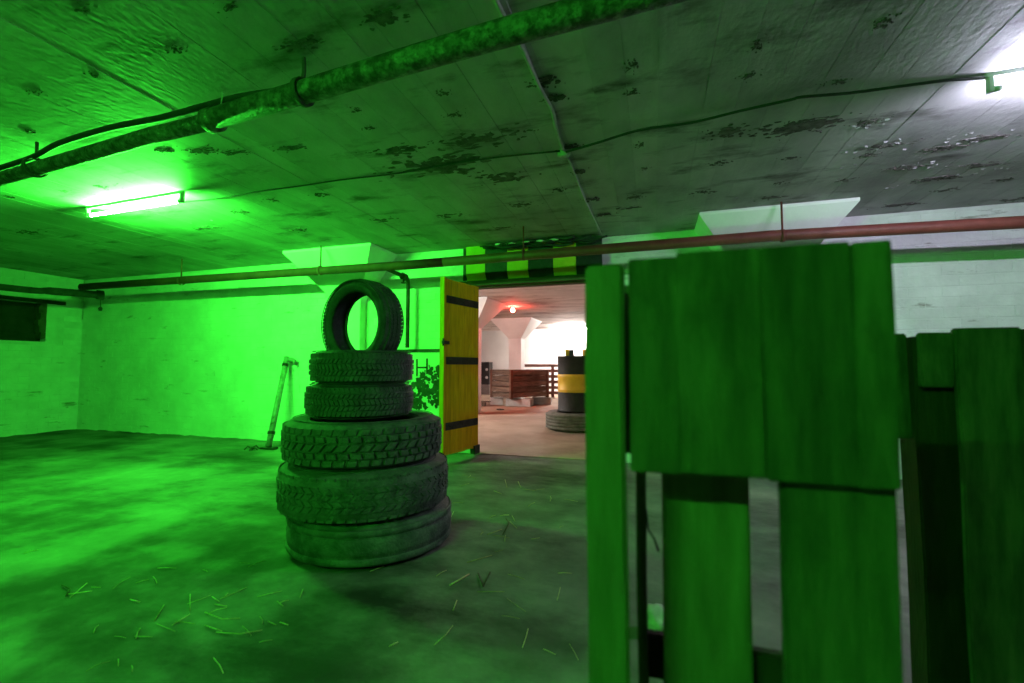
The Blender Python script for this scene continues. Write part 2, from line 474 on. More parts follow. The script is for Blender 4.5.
# ---- whitewashed brick walls: a slab with every brick standing proud of the joints
CH, BL = 0.100, 0.260     # course height and brick pitch
def slab_with_hole(bm, y0, y1, x0, x1, hx0, hx1, hz0, hz1):
    add_box(bm, x0, hx0, y0, y1, 0, ZC)
    add_box(bm, hx1, x1, y0, y1, 0, ZC)
    add_box(bm, hx0, hx1, y0, y1, hz1, ZC)
    if hz0 > 0: add_box(bm, hx0, hx1, y0, y1, 0, hz0)
bm = bmesh.new()
slab_with_hole(bm, W, W + WT, XL, XR, DX0, DX1, 0, DZ)
wall_far = struct(obj('wall_far', bm, 'mortar'))
def brick_mesh(wd, rng):
    bm = bmesh.new()
    add_box(bm, -wd / 2, wd / 2, -0.0035, 0.012, -0.0460, 0.0460, jit=0.0016, rng=rng)
    bmesh.ops.bevel(bm, geom=list(bm.edges), offset=0.003, segments=1, affect='EDGES')
    return bm
BRICKS = [mesh('brick', brick_mesh(0.2565, R), 'brick') for _ in range(6)]
spots = []
for r_ in range(int(ZC / CH) + 1):
    z = r_ * CH + CH / 2
    if z + 0.047 > ZC: continue
    off = (r_ % 2) * BL / 2
    n = int((XR - XL) / BL)
    for c in range(n):
        xx = XL + BL / 2 + off + c * BL
        if xx > 4.4: continue
        if DX0 - 0.2 < xx + 0.125 and xx - 0.125 < DX1 + 0.1 and z < 2.55 : 
            if not (z < DZ and (xx + 0.125 <= DX0 + .001 or xx - 0.125 >= DX1 - .001)): continue
        if any(abs(xx - cx) < 0.335 and z < 1.95 for cx in COLX): continue
        if any(abs(xx - cx) < 0.25 + (z - 1.85) * 1.2 and z >= 1.9 for cx in COLX): continue
        spots.append((xx, z))
def weight(s):   # how large it shows: the right end is nearest; wall behind the pallets and the tyres does not show
    x_, z_ = s
    if x_ > -0.5: return -1 if z_ < 1.1 or x_ > 3.4 else 3
    if x_ > -3.1: return 2
    return 1 + x_ * 0.05
spots.sort(key=weight, reverse=True)
for (xx, z) in spots[:290]:
    o = link('brick', R.choice(BRICKS), wall_far, (xx, W - 0.001 + R.uniform(-.0012, .0012), z + R.uniform(-.002, .002)), (R.uniform(-.006, .006), 0, R.uniform(-.006, .006)))
bm = bmesh.new()
for (xx, z) in spots[290:]:
    dy = R.uniform(-.0015, .0015)
    add_box(bm, xx - .1285, xx + .1285, W - 0.0045 + dy, W + 0.008, z - .0460, z + .0460, jit=0.0010)
o = obj('brickwork', bm, 'brick', wall_far)
o['kind'] = 'stuff'

# left wall with a broken-out, boarded opening
HY0, HY1, HZ0, HZ1 = 2.6, 4.72, 1.45, 2.06
bm = bmesh.new()
for (y0, y1, z0, z1) in ((YB, HY0, 0, ZC), (HY1, W, 0, ZC), (HY0, HY1, 0, HZ0), (HY0, HY1, HZ1, ZC)):
    add_box(bm, XL - 0.35, XL, y0, y1, z0, z1)
wall_left = struct(obj('wall_left', bm, 'mortar'))
left_spots = []
for r_ in range(25):
    z = r_ * CH + CH / 2
    off = (r_ % 2) * BL / 2
    for c in range(18):
        yy = W - BL / 2 + off - c * BL
        if yy > W - 0.1: continue
        edge = HY1 + (0.03, 0.13, 0.05, 0.16, 0.09, 0.2)[r_ % 6]
        if HZ0 - 0.03 < z < HZ1 + 0.02 and yy - 0.125 < edge and yy > HY0 - .1: continue
        left_spots.append((yy, z))
left_spots.sort(reverse=True)
LB = [mesh('brick', brick_mesh(0.2565, R), 'brick') for _ in range(5)]
for (yy, z) in left_spots[:260]:
    link('brick', R.choice(LB), wall_left, (XL + 0.002 + R.uniform(-.002, .002), yy, z), (R.uniform(-.006, .006), 0, math.pi / 2 + R.uniform(-.006, .006)))
bm = bmesh.new()
for (yy, z) in left_spots[260:]:
    add_box(bm, XL - .008, XL + 0.009, yy - .1245, yy + .1245, z - .0455, z + .0455, jit=0.0025)
o = obj('brickwork', bm, 'brick', wall_left)
o['kind'] = 'stuff'
# broken brick ends around the opening and the boards inside it
for i, (z, y1) in enumerate(((1.55, 4.72), (1.65, 4.82), (1.75, 4.80), (1.85, 4.82), (1.95, 4.84), (2.03, 4.90))):
    bm = bmesh.new()
    add_box(bm, XL - .12, XL - 0.004, 4.64 + R.uniform(-.03, .03), y1, z - .049, z + .049, jit=0.004)
    obj('broken_brick', bm, 'bare_brick', wall_left)
bm = bmesh.new()
add_box(bm, XL - .2, XL + 0.02, 2.4, 4.95, 2.06, 2.12, jit=.004)
obj('opening_lintel', bm, 'dark_hole', wall_left)
for i in range(5):
    bm = bmesh.new()
    add_box(bm, XL - .17, XL - .13 - (i % 2) * .008, HY0 - .02, HY1 + .02, HZ0 + i * .125 - .001, HZ0 + i * .125 + .126)
    obj('board', bm, 'dark_hole', wall_left)

# the walls that close the room behind and to the right of the camera
bm = bmesh.new(); add_box(bm, XR, XR + .3, YB, W, 0, ZC); struct(obj('wall_right', bm, 'bare_brick'))
bm = bmesh.new(); add_box(bm, XL, XR, YB - .3, YB, 0, ZC); struct(obj('wall_rear', bm, 'bare_brick'))
# back room
bm = bmesh.new(); add_box(bm, -12, 5, BY1, BY1 + .3, 0, ZC); struct(obj('wall_back_room_far', bm, 'wall_back'))
bm = bmesh.new(); add_box(bm, -12.3, -12, W + WT, BY1, 0, ZC); struct(obj('wall_back_room_left', bm, 'wall_back'))
bm = bmesh.new(); add_box(bm, 5, 5.3, W + WT, BY1, 0, ZC); struct(obj('wall_back_room_right', bm, 'wall_back'))
# a rough dirt skirting along the foot of the brick walls
def skirting(name, pts):
    bm = bmesh.new()
    prev = None
    for (x_, y_, nx_, ny_) in pts:
        h, d = R.uniform(.008, .026), R.uniform(.03, .07)
        cur = [bm.verts.new((x_, y_, h)), bm.verts.new((x_ + nx_ * d * .5, y_ + ny_ * d * .5, h * .5)), bm.verts.new((x_ + nx_ * d, y_ + ny_ * d, -0.012))]
        if prev:
            for a in range(2):
                bm.faces.new((prev[a], cur[a], cur[a + 1], prev[a + 1]))
        prev = cur
    struct(obj(name, bm, 'floor'))
skirting('trim_1', [(XL + .02 + i * .11, W, 0, -1) for i in range(64)])
skirting('trim_2', [(XL, W - i * .11, 1, 0) for i in range(40)])

# ---- mushroom columns
def column(name, cx, cy, label, cut_front=None):
    t = thing(name, label, 'column', (cx, cy, 0))
    part('shaft', 'plaster', t, add_box, -.20, .20, -.20, .20, 0, 1.95, bev=0.008)
    bm = bmesh.new()
    rings = []
    for hw, z in ((.2, 1.93), (.65, 2.50), (.65, ZC)):
        rings.append([bm.verts.new((sx * hw, sy * hw, z)) for sx, sy in ((-1, -1), (1, -1), (1, 1), (-1, 1))])
    for i in range(2):
        for k_ in range(4):
            bm.faces.new((rings[i][k_], rings[i][(k_ + 1) % 4], rings[i + 1][(k_ + 1) % 4], rings[i + 1][k_]))
    bm.faces.new(rings[0][::-1]); bm.faces.new(rings[-1])
    obj('capital', bm, 'plaster', t)
    return t
column('mushroom_column', COLX[0], COLY[0], 'white column with flared capital set in the brick wall, behind the tyre stack')
column('mushroom_column', COLX[1], COLY[0], 'white column with flared capital set in the brick wall, above the pallets')
column('mushroom_column', -3.97, COLY[1], 'white column with flared capital half hidden behind the yellow door leaf')
column('mushroom_column', -4.10, COLY[2], 'free-standing white column with flared capital behind the slatted crate')

# ------------------------------------------------------------------ doorway: striped lintel, frame, yellow leaf
lt = thing('door_lintel', 'concrete lintel painted in yellow and black blocks over the doorway', 'lintel', (DX0, W, 2.1))
bm = bmesh.new(); add_box(bm, -.12, 1.53, -.008, .02, 0.02, .43); obj('beam', bm, 'block_black', lt)
edges = [at(p, 268, 1, W - .06).x for p in (466, 485, 507, 528, 553, 576, 602)]
for i in range(6):
    a, b = edges[i] - DX0, edges[i + 1] - DX0
    bm = bmesh.new()
    # face and splayed lower lip
    prof = [(-.06, .43), (-.06, .085), (-.012, .012), (.015, .012), (.015, .43)]
    va = [bm.verts.new((a + .002, y_, z_)) for y_, z_ in prof]
    vb = [bm.verts.new((b - .002, y_, z_)) for y_, z_ in prof]
    bm.faces.new(va); bm.faces.new(vb[::-1])
    for q in range(5):
        bm.faces.new((va[q], va[(q + 1) % 5], vb[(q + 1) % 5], vb[q]))
    obj('painted_block', bm, 'block_yellow' if i % 2 == 0 else 'block_black', lt)
fr = thing('door_frame', 'dark timber door frame lining the doorway to the back room', 'door frame', (DX0, W, 0))
part('head_rail', 'frame_wood', fr, add_box, -.20, 1.53, -.045, .03, 2.045, 2.108, bev=.006)
part('head_lining', 'frame_wood', fr, add_box, 0.0, 1.45, .03, WT - .002, 2.03, 2.058)
part('jamb', 'plaster', fr, add_box, -.012, .02, -.004, WT, 0, 2.03, bev=.004)
part('jamb', 'frame_wood', fr, add_box, 1.42, 1.462, -.004, WT, 0, 2.03, bev=.004)
part('threshold', 'floor_back', fr, add_box, .02, 1.42, .02, WT, -.01, .004)

hx, hy = -2.04, 5.165
ang = math.atan2(4.54 - hy, -2.185 - hx)
lf = thing('yellow_door', 'open yellow plank door leaf with three black iron straps', 'door', (hx, hy, 0), (0, 0, ang))
LW = 0.66
pw = LW / 5
for i in range(5):    # local x along the leaf from the hinge, local +y is the face the camera sees
    part('plank', 'yellow', lf, add_box, i * pw + .001, (i + 1) * pw - .001, -.018, .018 + R.uniform(-.002, .002), .085 + R.uniform(0, .01), 2.03 - R.uniform(0, .006), bev=.003)
part('edge_batten', 'yellow', lf, add_box, LW, LW + .022, -.03, .03, .07, 2.04, bev=.003)
for z in (1.80, 1.12, .40):
    st = part('strap', 'iron', lf, add_box, .02, LW - .03, .018, .026, z - .042, z + .042, bev=.003)
    for q in (.1, .33, .56):
        bm = bmesh.new()
        bmesh.ops.create_icosphere(bm, subdivisions=1, radius=.011, matrix=Matrix.Translation((q, .027, z)))
        obj('bolt', bm, 'iron', st)
bm = bmesh.new(); add_box(bm, LW - .06, LW + .05, .02, .045, 1.30, 1.335, bev=.004); add_tube(bm, [(LW + .03, .03, 1.28), (LW + .03, .03, 1.36)], .012)
obj('latch', bm, 'iron', lf)
part('bottom_rail', 'iron', lf, add_box, .0, .10, -.03, .04, .02, .12, jit=.004)

# tangle of old cable above the lintel
cb = thing('cable_tangle', 'tangle of old black cables lying along the top of the striped lintel', 'cable', (-1.3, W - .08, 2.46))
for i in range(9):
    y_ = -.015 - R.uniform(0, .10)
    pts = []
    x0, x1 = R.uniform(-.68, -.3), R.uniform(.35, .86)
    for q in range(9):
        pts.append((x0 + (x1 - x0) * q / 8, y_ + R.uniform(-.02, .02), .015 + R.uniform(-.035, .045)))
    part('strand', 'cable', cb, add_tube, smooth_path(pts, 3), R.uniform(.008, .016), 6)
for i in range(5):
    bm = bmesh.new()
    bmesh.ops.create_icosphere(bm, subdivisions=1, radius=1)
    for v in bm.verts:
        v.co = Vector((v.co.x * R.uniform(.015, .045), v.co.y * .02, v.co.z * R.uniform(.005, .018))) + Vector((-.42 + i * .17 + R.uniform(-.04, .04), -.12, .03))
    obj('paper_scrap', bm, 'plaster_crumb', cb)

# ------------------------------------------------------------------ lamps
def tube_lamp(loc, m, label, rot=0, group=None):
    t = thing('tube_lamp', label, 'lamp', loc, (0, 0, rot), group)
    L2 = .60
    part('batten', 'fixture', t, add_box, -L2 - .02, L2 + .02, -.010, .010, -.024, 0, bev=.003)
    for s in (-1, 1):
        h = part('end_holder', 'fixture', t, add_box, s * L2 - .010, s * L2 + .010, -.016, .016, -.102, -.020, bev=.004)
        bm = bmesh.new(); add_tube(bm, [(s * (L2 - .012), 0, -.085), (s * (L2 - .045), 0, -.085)], .0145, 14); obj('tube_cap', bm, 'fixture', h)
    bm = bmesh.new(); add_tube(bm, [(-L2 + .045, 0, -.085), (L2 - .045, 0, -.085)], .013, 14); obj('fluorescent_tube', bm, m, t)
    bm = bmesh.new(); add_tube(bm, [(.35, .012, -.022), (.35, .012, -.05)], .009, 10); obj('starter', bm, 'fixture', t)
    return t
tube_lamp((-4.365, 2.78, ZC), 'l_green', 'glowing green fluorescent tube lamp under the stained ceiling', math.radians(-1.0))
tube_lamp((2.245, 2.83, ZC), 'l_white', 'cold white fluorescent tube lamp under the ceiling near the peeling paint')
tube_lamp((-1.5, -2.2, ZC), 'l_green_rear', 'green fluorescent tube lamp behind the photographer, out of the picture')
tube_lamp((-2.80, 16.5, ZC), 'l_back', 'white fluorescent tube lamp on the back room ceiling by the far wall')
tube_lamp((-6.3, 8.0, ZC), 'l_back', 'white fluorescent tube lamp in the back room, hidden by the brick partition', math.pi / 2)
rl = thing('red_lamp', 'small glowing red lamp on the back room ceiling', 'lamp', (-3.27, 10.62, ZC))
bm = bmesh.new(); add_lathe(bm, [(.001, 0), (.05, 0), (.05, -.02), (.03, -.045), (.001, -.045)], 20, closed=False); obj('socket', bm, 'fixture', rl)
bm = bmesh.new(); bmesh.ops.create_uvsphere(bm, u_segments=16, v_segments=10, radius=.05, matrix=Matrix.Translation((0, 0, -.092)))
for f in bm.faces: f.smooth = True
obj('bulb', bm, 'l_red', rl)

# ------------------------------------------------------------------ pipes and cables
PY, PZ = 4.55, 2.222
wp = thing('wall_pipe', 'long brown heating pipe hung on rods along the brick wall', 'pipe', (0, PY, PZ))
bm = bmesh.new()
add_tube(bm, [(-8.15, 0, .022), (-6.2, 0, .012), (-4.4, 0, 0.0), (-2.6, 0, -.012), (-2.2, 0, -.010)], .050, 20)
obj('pipe_run', bm, 'pipe_shaded', wp)
bm = bmesh.new()
add_tube(bm, [(-2.2, 0, -.010), (-.8, 0, .0), (1.0, 0, .006), (2.8, 0, -.036), (5.5, 0, -.04)], .050, 20)
obj('pipe_run', bm, 'pipe_brown', wp)
for px_, py_ in ((170, 256), (314, 243), (523, 226), (779, 205)):
    x_ = at(px_, py_, 2, ZC).x
    bm = bmesh.new(); add_tube(bm, [(x_, 0, .03), (x_, 0, ZC - PZ)], .009, 8)
    h = obj('hanger_rod', bm, 'pipe_brown', wp)
    bm = bmesh.new()
    add_lathe(bm, [(.0505, -.014), (.056, -.014), (.056, .014), (.0505, .014)], 20)
    bmesh.ops.transform(bm, matrix=Matrix.Translation((x_, 0, 0)) @ Matrix.Rotation(math.pi / 2, 4, 'Y'), verts=bm.verts)
    obj('clamp', bm, 'pipe_brown', h)
bp = thing('branch_pipe', 'thin dark branch pipe with a valve dropping down beside the door', 'pipe', (-2.95, PY, PZ))
pts = smooth_path([(0, .04, -.03), (0, .25, -.04), (0, .46, -.05), (0, .51, -.07), (0, .525, -.13), (0, .525, -.4), (0, .525, -.93)], 4)
part('pipe_run', 'pipe_dark', bp, add_tube, pts, .024, 14)
v = part('valve', 'pipe_dark', bp, add_tube, [(0, .36, -.045), (0, .385, -.047), (0, .40, -.048), (0, .43, -.049), (0, .455, -.05), (0, .47, -.05)], [.033, .045, .034, .034, .045, .033], 12)
bm = bmesh.new(); add_tube(bm, [(0, .415, -.06), (0, .415, -.12)], .012, 8); add_lathe(bm, [(.028, -.120), (.034, -.126), (.028, -.132), (.02, -.126)], 14)
for q in bm.verts[-56:]:
    q.co.y += .415
obj('hand_wheel', bm, 'pipe_dark', v)

lp = thing('corner_pipe', 'black pipe running along the left wall to the room corner', 'pipe', (-8.9, 4.0, 2.2))
a, b = Vector((-8.35, 0.5, 2.10)), at(0, 287, 2, 2.12)
c = at(50, 291, 2, 2.15); d = at(101, 295, 2, 2.18)
o_ = Vector(lp.location)
part('pipe_run', 'pipe_dark', lp, add_tube, smooth_path([a - o_, b - o_, c - o_, d - o_], 4), [.045] * 8 + [.055] * 5, 14)
part('end_flange', 'pipe_dark', lp, add_tube, [d - o_ - Vector((.02, .05, 0)), d - o_ + Vector((.01, .03, 0))], .072, 14)
e = d - o_
part('drain_chain', 'pipe_dark', lp, add_tube, [e + Vector((0, 0, -.05)), e + Vector((.005, 0, -.18)), e + Vector((0, 0, -.21)), e + Vector((0, 0, -.25))], [.006, .006, .03, .02], 8)
bm = bmesh.new()
c0 = at(89, 275, 1, W - .02)
add_tube(bm, [(XL + .05, W - .03, ZC), (XL + .05, W - .03, 1.85)], .010, 8)
tag(obj('corner_conduit', bm, 'conduit'), 'thin upright conduit in the corner of the white brick walls', 'conduit')

bg = thing('overhead_pipe', 'thick flaking pipe slung under the ceiling on short hangers', 'pipe', (0, 1.7, 2.36))
o_ = Vector(bg.location)
BP = [at(p, q, 2, z) for p, q, z in ((-130, 214, 2.34), (0, 179, 2.35), (95, 152, 2.355), (150, 136, 2.36), (212, 121, 2.36))]
BP2 = [at(p, q, 2, z) for p, q, z in ((209, 120, 2.36), (300, 93, 2.365), (400, 63, 2.365), (500, 34, 2.365), (600, 7, 2.365), (760, -38, 2.365), (1000, -110, 2.365))]
part('pipe_run', 'pipe_big', bg, add_tube, [p - o_ for p in BP], .043, 20)
part('pipe_run', 'pipe_big', bg, add_tube, [p - o_ for p in BP2], .052, 20)
cpl = at(213, 120, 2, 2.36) - o_
dv = (BP2[1] - BP2[0]).normalized()
part('coupling', 'pipe_big', bg, add_tube, [cpl - dv * .035, cpl - dv * .03, cpl + dv * .03, cpl + dv * .035], [.05, .063, .063, .05], 20)
for (p0, p1) in (((30, 131), (36, 160)), ((303, 45), (303, 82))):
    top = at(*p0, 2, ZC); low = at(*p1, 2, 2.41)
    h = part('hanger', 'pipe_dark', bg, add_tube, [Vector((low.x, low.y, ZC)) - o_, Vector((low.x + .004, low.y, 2.47)) - o_, low - o_], .010, 8)
    bm = bmesh.new(); add_lathe(bm, [(.055, -.012), (.066, -.012), (.066, .012), (.055, .012)], 18)
    cc = Vector((low.x, low.y + .0, 2.36)) - o_
    bmesh.ops.transform(bm, matrix=Matrix.Translation(cc) @ dv.to_track_quat('Z', 'Y').to_matrix().to_4x4(), verts=bm.verts)
    obj('ring_clamp', bm, 'pipe_dark', h)
pc = thing('hose', 'black hose lying along the top of the flaking ceiling pipe', 'hose', (-3, 1.8, 2.42))
o_ = Vector(pc.location)
HP = [at(p, q, 2, z) for p, q, z in ((-120, 205, 2.40), (0, 168, 2.42), (35, 156, 2.43), (60, 143, 2.44), (110, 128, 2.45), (160, 118, 2.45), (205, 106, 2.455), (240, 97, 2.45), (290, 89, 2.445), (330, 79, 2.44))]
part('hose_run', 'cable', pc, add_tube, smooth_path([p - o_ for p in HP], 4), .017, 10)
part('hose_clip', 'conduit', pc, add_tube, [at(221, 104, 2, 2.43) - o_, at(223, 92, 2, 2.48) - o_], .003, 6)

CABLE = [(184, 202), (215, 199), (255, 192), (300, 186), (340, 180), (400, 173), (450, 164), (500, 157), (560, 151)]
bm = bmesh.new(); add_tube(bm, smooth_path([at(p, q, 2, ZC - .010) for p, q in CABLE], 4), .006, 8)
tag(obj('power_cable', bm, 'cable'), 'thin cable stapled from the green lamp to the ceiling junction box', 'cable')
CABLE = [(566, 152), (600, 142), (640, 130), (690, 123), (740, 111), (790, 100), (802, 97), (850, 93), (910, 85), (950, 80), (984, 78)]
bm = bmesh.new(); add_tube(bm, smooth_path([at(p, q, 2, ZC - .024) for p, q in CABLE], 4), .008, 8)
tag(obj('power_cable', bm, 'cable'), 'thick black cable sagging from the junction box to the white lamp', 'cable')
bm = bmesh.new(); add_tube(bm, smooth_path([at(p, q, 2, ZC - .010) for p, q in ((470, -60), (497, 2), (506, 20), (522, 48), (540, 88), (552, 110), (556, 128), (563, 149))], 4), .011, 8)
tag(obj('metal_conduit', bm, 'conduit'), 'pale conduit crossing above the flaking pipe along the ceiling seam', 'conduit')
bm = bmesh.new(); add_tube(bm, smooth_path([at(p, q, 2, ZC - .006) for p, q in ((568, 158), (575, 175), (583, 196), (592, 215), (602, 235))], 4), .007, 8)
tag(obj('power_cable', bm, 'conduit'), 'thin whitewashed cable along the ceiling seam towards the lintel', 'cable')
jb = at(564, 152, 2, ZC)
t = thing('junction_box', 'small round junction box on the ceiling where the cables meet', 'junction box', (jb.x, jb.y, ZC))
bm = bmesh.new(); add_lathe(bm, [(.001, 0), (.045, 0), (.045, -.018), (.04, -.024), (.001, -.024)], 20, closed=False); obj('box_body', bm, 'conduit', t)
bm = bmesh.new(); add_lathe(bm, [(.001, -.024), (.03, -.024), (.026, -.030), (.001, -.031)], 16, closed=False); obj('lid', bm, 'conduit', t)

# ------------------------------------------------------------------ tyres
def arc_block(bm, r0, r1, a0, a1, z0, z1, skew=0.0, n=3, shrink=0.06):
    """block on a tread between angles a0..a1, axial z0..z1; skew shifts the z1 edge by an angle"""
    da, dz = (a1 - a0) * shrink, (z1 - z0) * shrink
    lo, hi = [], []
    for (z, s) in ((z0, 0.0), (z1, skew)):
        lo.append([bm.verts.new((r0 * math.cos(a0 + s + (a1 - a0) * i / n), r0 * math.sin(a0 + s + (a1 - a0) * i / n), z)) for i in range(n + 1)])
    for (z, s) in ((z0 + dz, 0.0), (z1 - dz, skew)):
        hi.append([bm.verts.new((r1 * math.cos(a0 + da + s + (a1 - a0 - 2 * da) * i / n), r1 * math.sin(a0 + da + s + (a1 - a0 - 2 * da) * i / n), z)) for i in range(n + 1)])
    for i in range(n):
        bm.faces.new((hi[0][i], hi[0][i + 1], hi[1][i + 1], hi[1][i]))
        bm.faces.new((lo[0][i], lo[0][i + 1], hi[0][i + 1], hi[0][i]))
        bm.faces.new((lo[1][i], lo[1][i + 1], hi[1][i + 1], hi[1][i]))
    for e in (0, n):
        bm.faces.new((lo[0][e], lo[1][e], hi[1][e], hi[0][e]))

def tyre(label, Rr, wd, rim, style, loc, rot=(0, 0, 0), m='rubber', group=None, depth=0.014, name='tyre'):
    t = thing(name, label, 'tyre', loc, rot, group)
    rng = random.Random(hash(style) % 1000 + int(Rr * 1000))
    rb = Rr - depth
    sh = rb - 0.020
    mid = (rim + Rr) / 2
    prof = [(rim, wd * .16), (rim + .012, wd * .10), (rim + (mid - rim) * .5, wd * .035), (mid, 0.0), (mid + (sh - mid) * .45, wd * .012), (sh - .008, wd * .055), (sh + .004, wd * .085), (rb, wd * .14),
            (rb, wd * .5)]
    full = prof + [(r_, wd - z) for r_, z in prof[-2::-1]]
    inner = [(rim + .012, wd * .82), (mid, wd * .90), (sh - .03, wd * .86), (sh - .012, wd * .6), (sh - .012, wd * .4), (sh - .03, wd * .14), (mid, wd * .10), (rim + .012, wd * .18)]
    bm = bmesh.new()
    add_lathe(bm, full + inner, 72)
    cs = obj('casing', bm, m, t)
    bm = bmesh.new()
    for s in (0, 1):
        for rr_, zz in ((rim + .030, wd * .055), (mid + .03, wd * .006)):
            z = zz if s == 0 else wd - zz
            add_lathe(bm, [(rr_ - .004, z), (rr_, z + (-.004 if s == 0 else .004)), (rr_ + .004, z)], 60)
    obj('sidewall_rib', bm, m, cs)
    bm = bmesh.new()
    z0, z1 = wd * .11, wd * .89
    tw = z1 - z0
    if style == 'block':
        n = 46
        st = 2 * math.pi / n
        rows = [(.0, .17, .14), (.20, .36, -.10), (.40, .60, .45), (.64, .80, -.10), (.83, 1.0, .14)]
        for ri, (u, v_, sk) in enumerate(rows):
            for i in range(n):
                a0 = i * st + (ri % 2) * st * .5
                arc_block(bm, rb - .003, Rr - (0 if 0 < ri < 4 else .006), a0, a0 + st * .80, z0 + u * tw, z0 + v_ * tw, sk * st)
    elif style == 'lug':
        n = 58
        st = 2 * math.pi / n
        for ri, (u, v_, sk) in enumerate([(-.05, .16, .25), (.18, .33, .5), (.345, .49, -.5), (.51, .655, .5), (.67, .82, -.5), (.84, 1.05, -.25)]):
            for i in range(n):
                a0 = i * st + rng.uniform(-.08, .08) * st + (ri % 2) * st * .4
                arc_block(bm, rb - .006, Rr - rng.uniform(0, .004) - (.008 if ri in (0, 5) else 0), a0, a0 + st * rng.uniform(.72, .88), z0 + u * tw, z0 + v_ * tw, sk * st)
    elif style == 'bald':
        for (u, v_) in ((-.03, .22), (.235, .77), (.785, 1.03)):
            add_lathe(bm, [(rb - .004, z0 + u * tw), (Rr - .004, z0 + u * tw + .006), (Rr, z0 + (u * .7 + v_ * .3) * tw), (Rr, z0 + (u * .3 + v_ * .7) * tw), (Rr - .004, z0 + v_ * tw - .006), (rb - .004, z0 + v_ * tw)], 72)
    elif style == 'rib':
        for (u, v_) in ((-.02, .17), (.20, .40), (.425, .60), (.625, .80), (.83, 1.02)):
            add_lathe(bm, [(rb - .004, z0 + u * tw), (Rr - .003, z0 + u * tw + .004), (Rr, z0 + (u + v_) / 2 * tw), (Rr - .003, z0 + v_ * tw - .004), (rb - .004, z0 + v_ * tw)], 72)
    else:   # car tread: zigzag ribs with fine sipes
        n = 72
        st = 2 * math.pi / n
        for ri, (u, v_, sk) in enumerate([(-.06, .15, .35), (.18, .36, .55), (.385, .615, -.5), (.64, .82, .55), (.85, 1.06, -.35)]):
            for i in range(n):
                a0 = i * st + (ri % 2) * st * .5
                arc_block(bm, rb - .005, Rr - (.0075 if ri in (0, 4) else 0), a0, a0 + st * (.88 if ri in (0, 4) else .90), z0 + u * tw, z0 + v_ * tw, sk * st, n=2)
    obj('tread', bm, m, t)
    return t
def polar(az, hd=2.985):
    a = math.radians(17.2 + az - 0.4)
    return (-math.sin(a) * hd, math.cos(a) * hd)
GRP = 'tyres of the tall stack'
x_, y_ = polar(17.1); tyre('wide bald tyre with shallow grooves at the bottom of the stack', .480, .226, .29, 'bald', (x_, y_, .002), (0, 0, .3), 'rubber_dusty', GRP, .006)
x_, y_ = polar(17.85); tyre('large worn lug tyre lying second from the floor in the stack', .498, .262, .285, 'lug', (x_, y_, .234), (0, 0, 1.0), 'rubber_dusty', GRP, .008)
x_, y_ = polar(18.1); tyre('large truck tyre with deep staggered tread blocks, third in the stack', .467, .250, .29, 'block', (x_, y_, .502), (0, 0, .2), 'rubber_dusty', GRP, .014)
x_, y_ = polar(18.7); tyre('car tyre with fine zigzag tread lying on the big truck tyre', .319, .184, .205, 'car', (x_, y_, .762), (0, 0, .8), 'rubber', GRP, .010)
x_, y_ = polar(18.5); tyre('black car tyre lying directly under the upright tyre', .309, .186, .212, 'car', (x_, y_, .956), (0, 0, .1), 'rubber', GRP, .009)
x_, y_ = polar(18.55)
tyre('car tyre standing upright on top of the stack', .279, .170, .192, 'car', (x_ - .03, y_ - .08, 1.318), (math.radians(-90), 0, math.radians(-11)), 'rubber', GRP, .009)

# ------------------------------------------------------------------ leaning pole and scraps by the wall
p0 = at(268, 449, 2, 0.0); p1 = at(287, 357, 1, W - .09)
pl = thing('leaning_pole', 'scuffed metal pole with a stub crosspiece leaning on the wall', 'pole', p0)
dv = (p1 - p0).normalized()
ln = (p1 - p0).length
part('shaft', 'pole', pl, add_tube, [dv * .03, dv * ln * .5, dv * ln], .036, 16)
part('collar', 'iron', pl, add_tube, [dv * ln * .89, dv * ln * .92], .043, 16)
part('collar', 'iron', pl, add_tube, [dv * ln * .15, dv * ln * .18], .045, 16)
part('crosspiece', 'pole', pl, add_tube, [dv * (ln - .03) + Vector((-.02, 0, 0)), dv * (ln - .035) + Vector((.08, .02, -.005)), dv * (ln - .04) + Vector((.12, .02, -.02)), dv * (ln - .04) + Vector((.125, .02, -.055))], [.030, .028, .026, .022], 12)
part('foot', 'iron', pl, add_box, -.09, .12, -.05, .05, 0, .025, bev=.006)
sc = at(252, 450, 2, 0)
s_ = thing('metal_scrap', 'small twisted metal scrap on the floor beside the leaning pole', 'scrap', sc)
bm = bmesh.new()
for a in range(5):
    an = a * 1.3
    add_tube(bm, [(0, 0, .02), (.05 * math.cos(an), .05 * math.sin(an), .03 + .02 * (a % 2)), (.085 * math.cos(an), .085 * math.sin(an), .008)], [.014, .01, .006], 6)
obj('twisted_strip', bm, 'trash', s_)

# ------------------------------------------------------------------ painted board on the wall beside the door
YBD = W - .035
b0, b1 = at(404, 356, 1, YBD), at(446, 356, 1, YBD)
bd = thing('painted_board', 'white board with a dark letter H and leafy paint beside the door', 'board', (b0.x, YBD, 0))
BWD = b1.x - b0.x
part('panel', 'board_white', bd, add_box, -.25, BWD, 0, .025, .42, 1.235, bev=.003)
part('top_rail', 'iron', bd, add_box, -.25, BWD, -.012, .03, 1.235, 1.275, bev=.003)
def seg2(bm, pa, pb, t_):
    A = at(*pa, 1, YBD) - Vector((b0.x, YBD, 0)); B = at(*pb, 1, YBD) - Vector((b0.x, YBD, 0))
    A.y = B.y = -.002
    add_tube(bm, [A, B], t_, 6)
bm = bmesh.new()
seg2(bm, (417, 359), (417, 376), .011); seg2(bm, (427, 358.5), (427, 374), .011); seg2(bm, (417, 367.5), (427, 367.5), .010)
obj('letter_h', bm, 'ink', bd)
bm = bmesh.new()
bm.free()
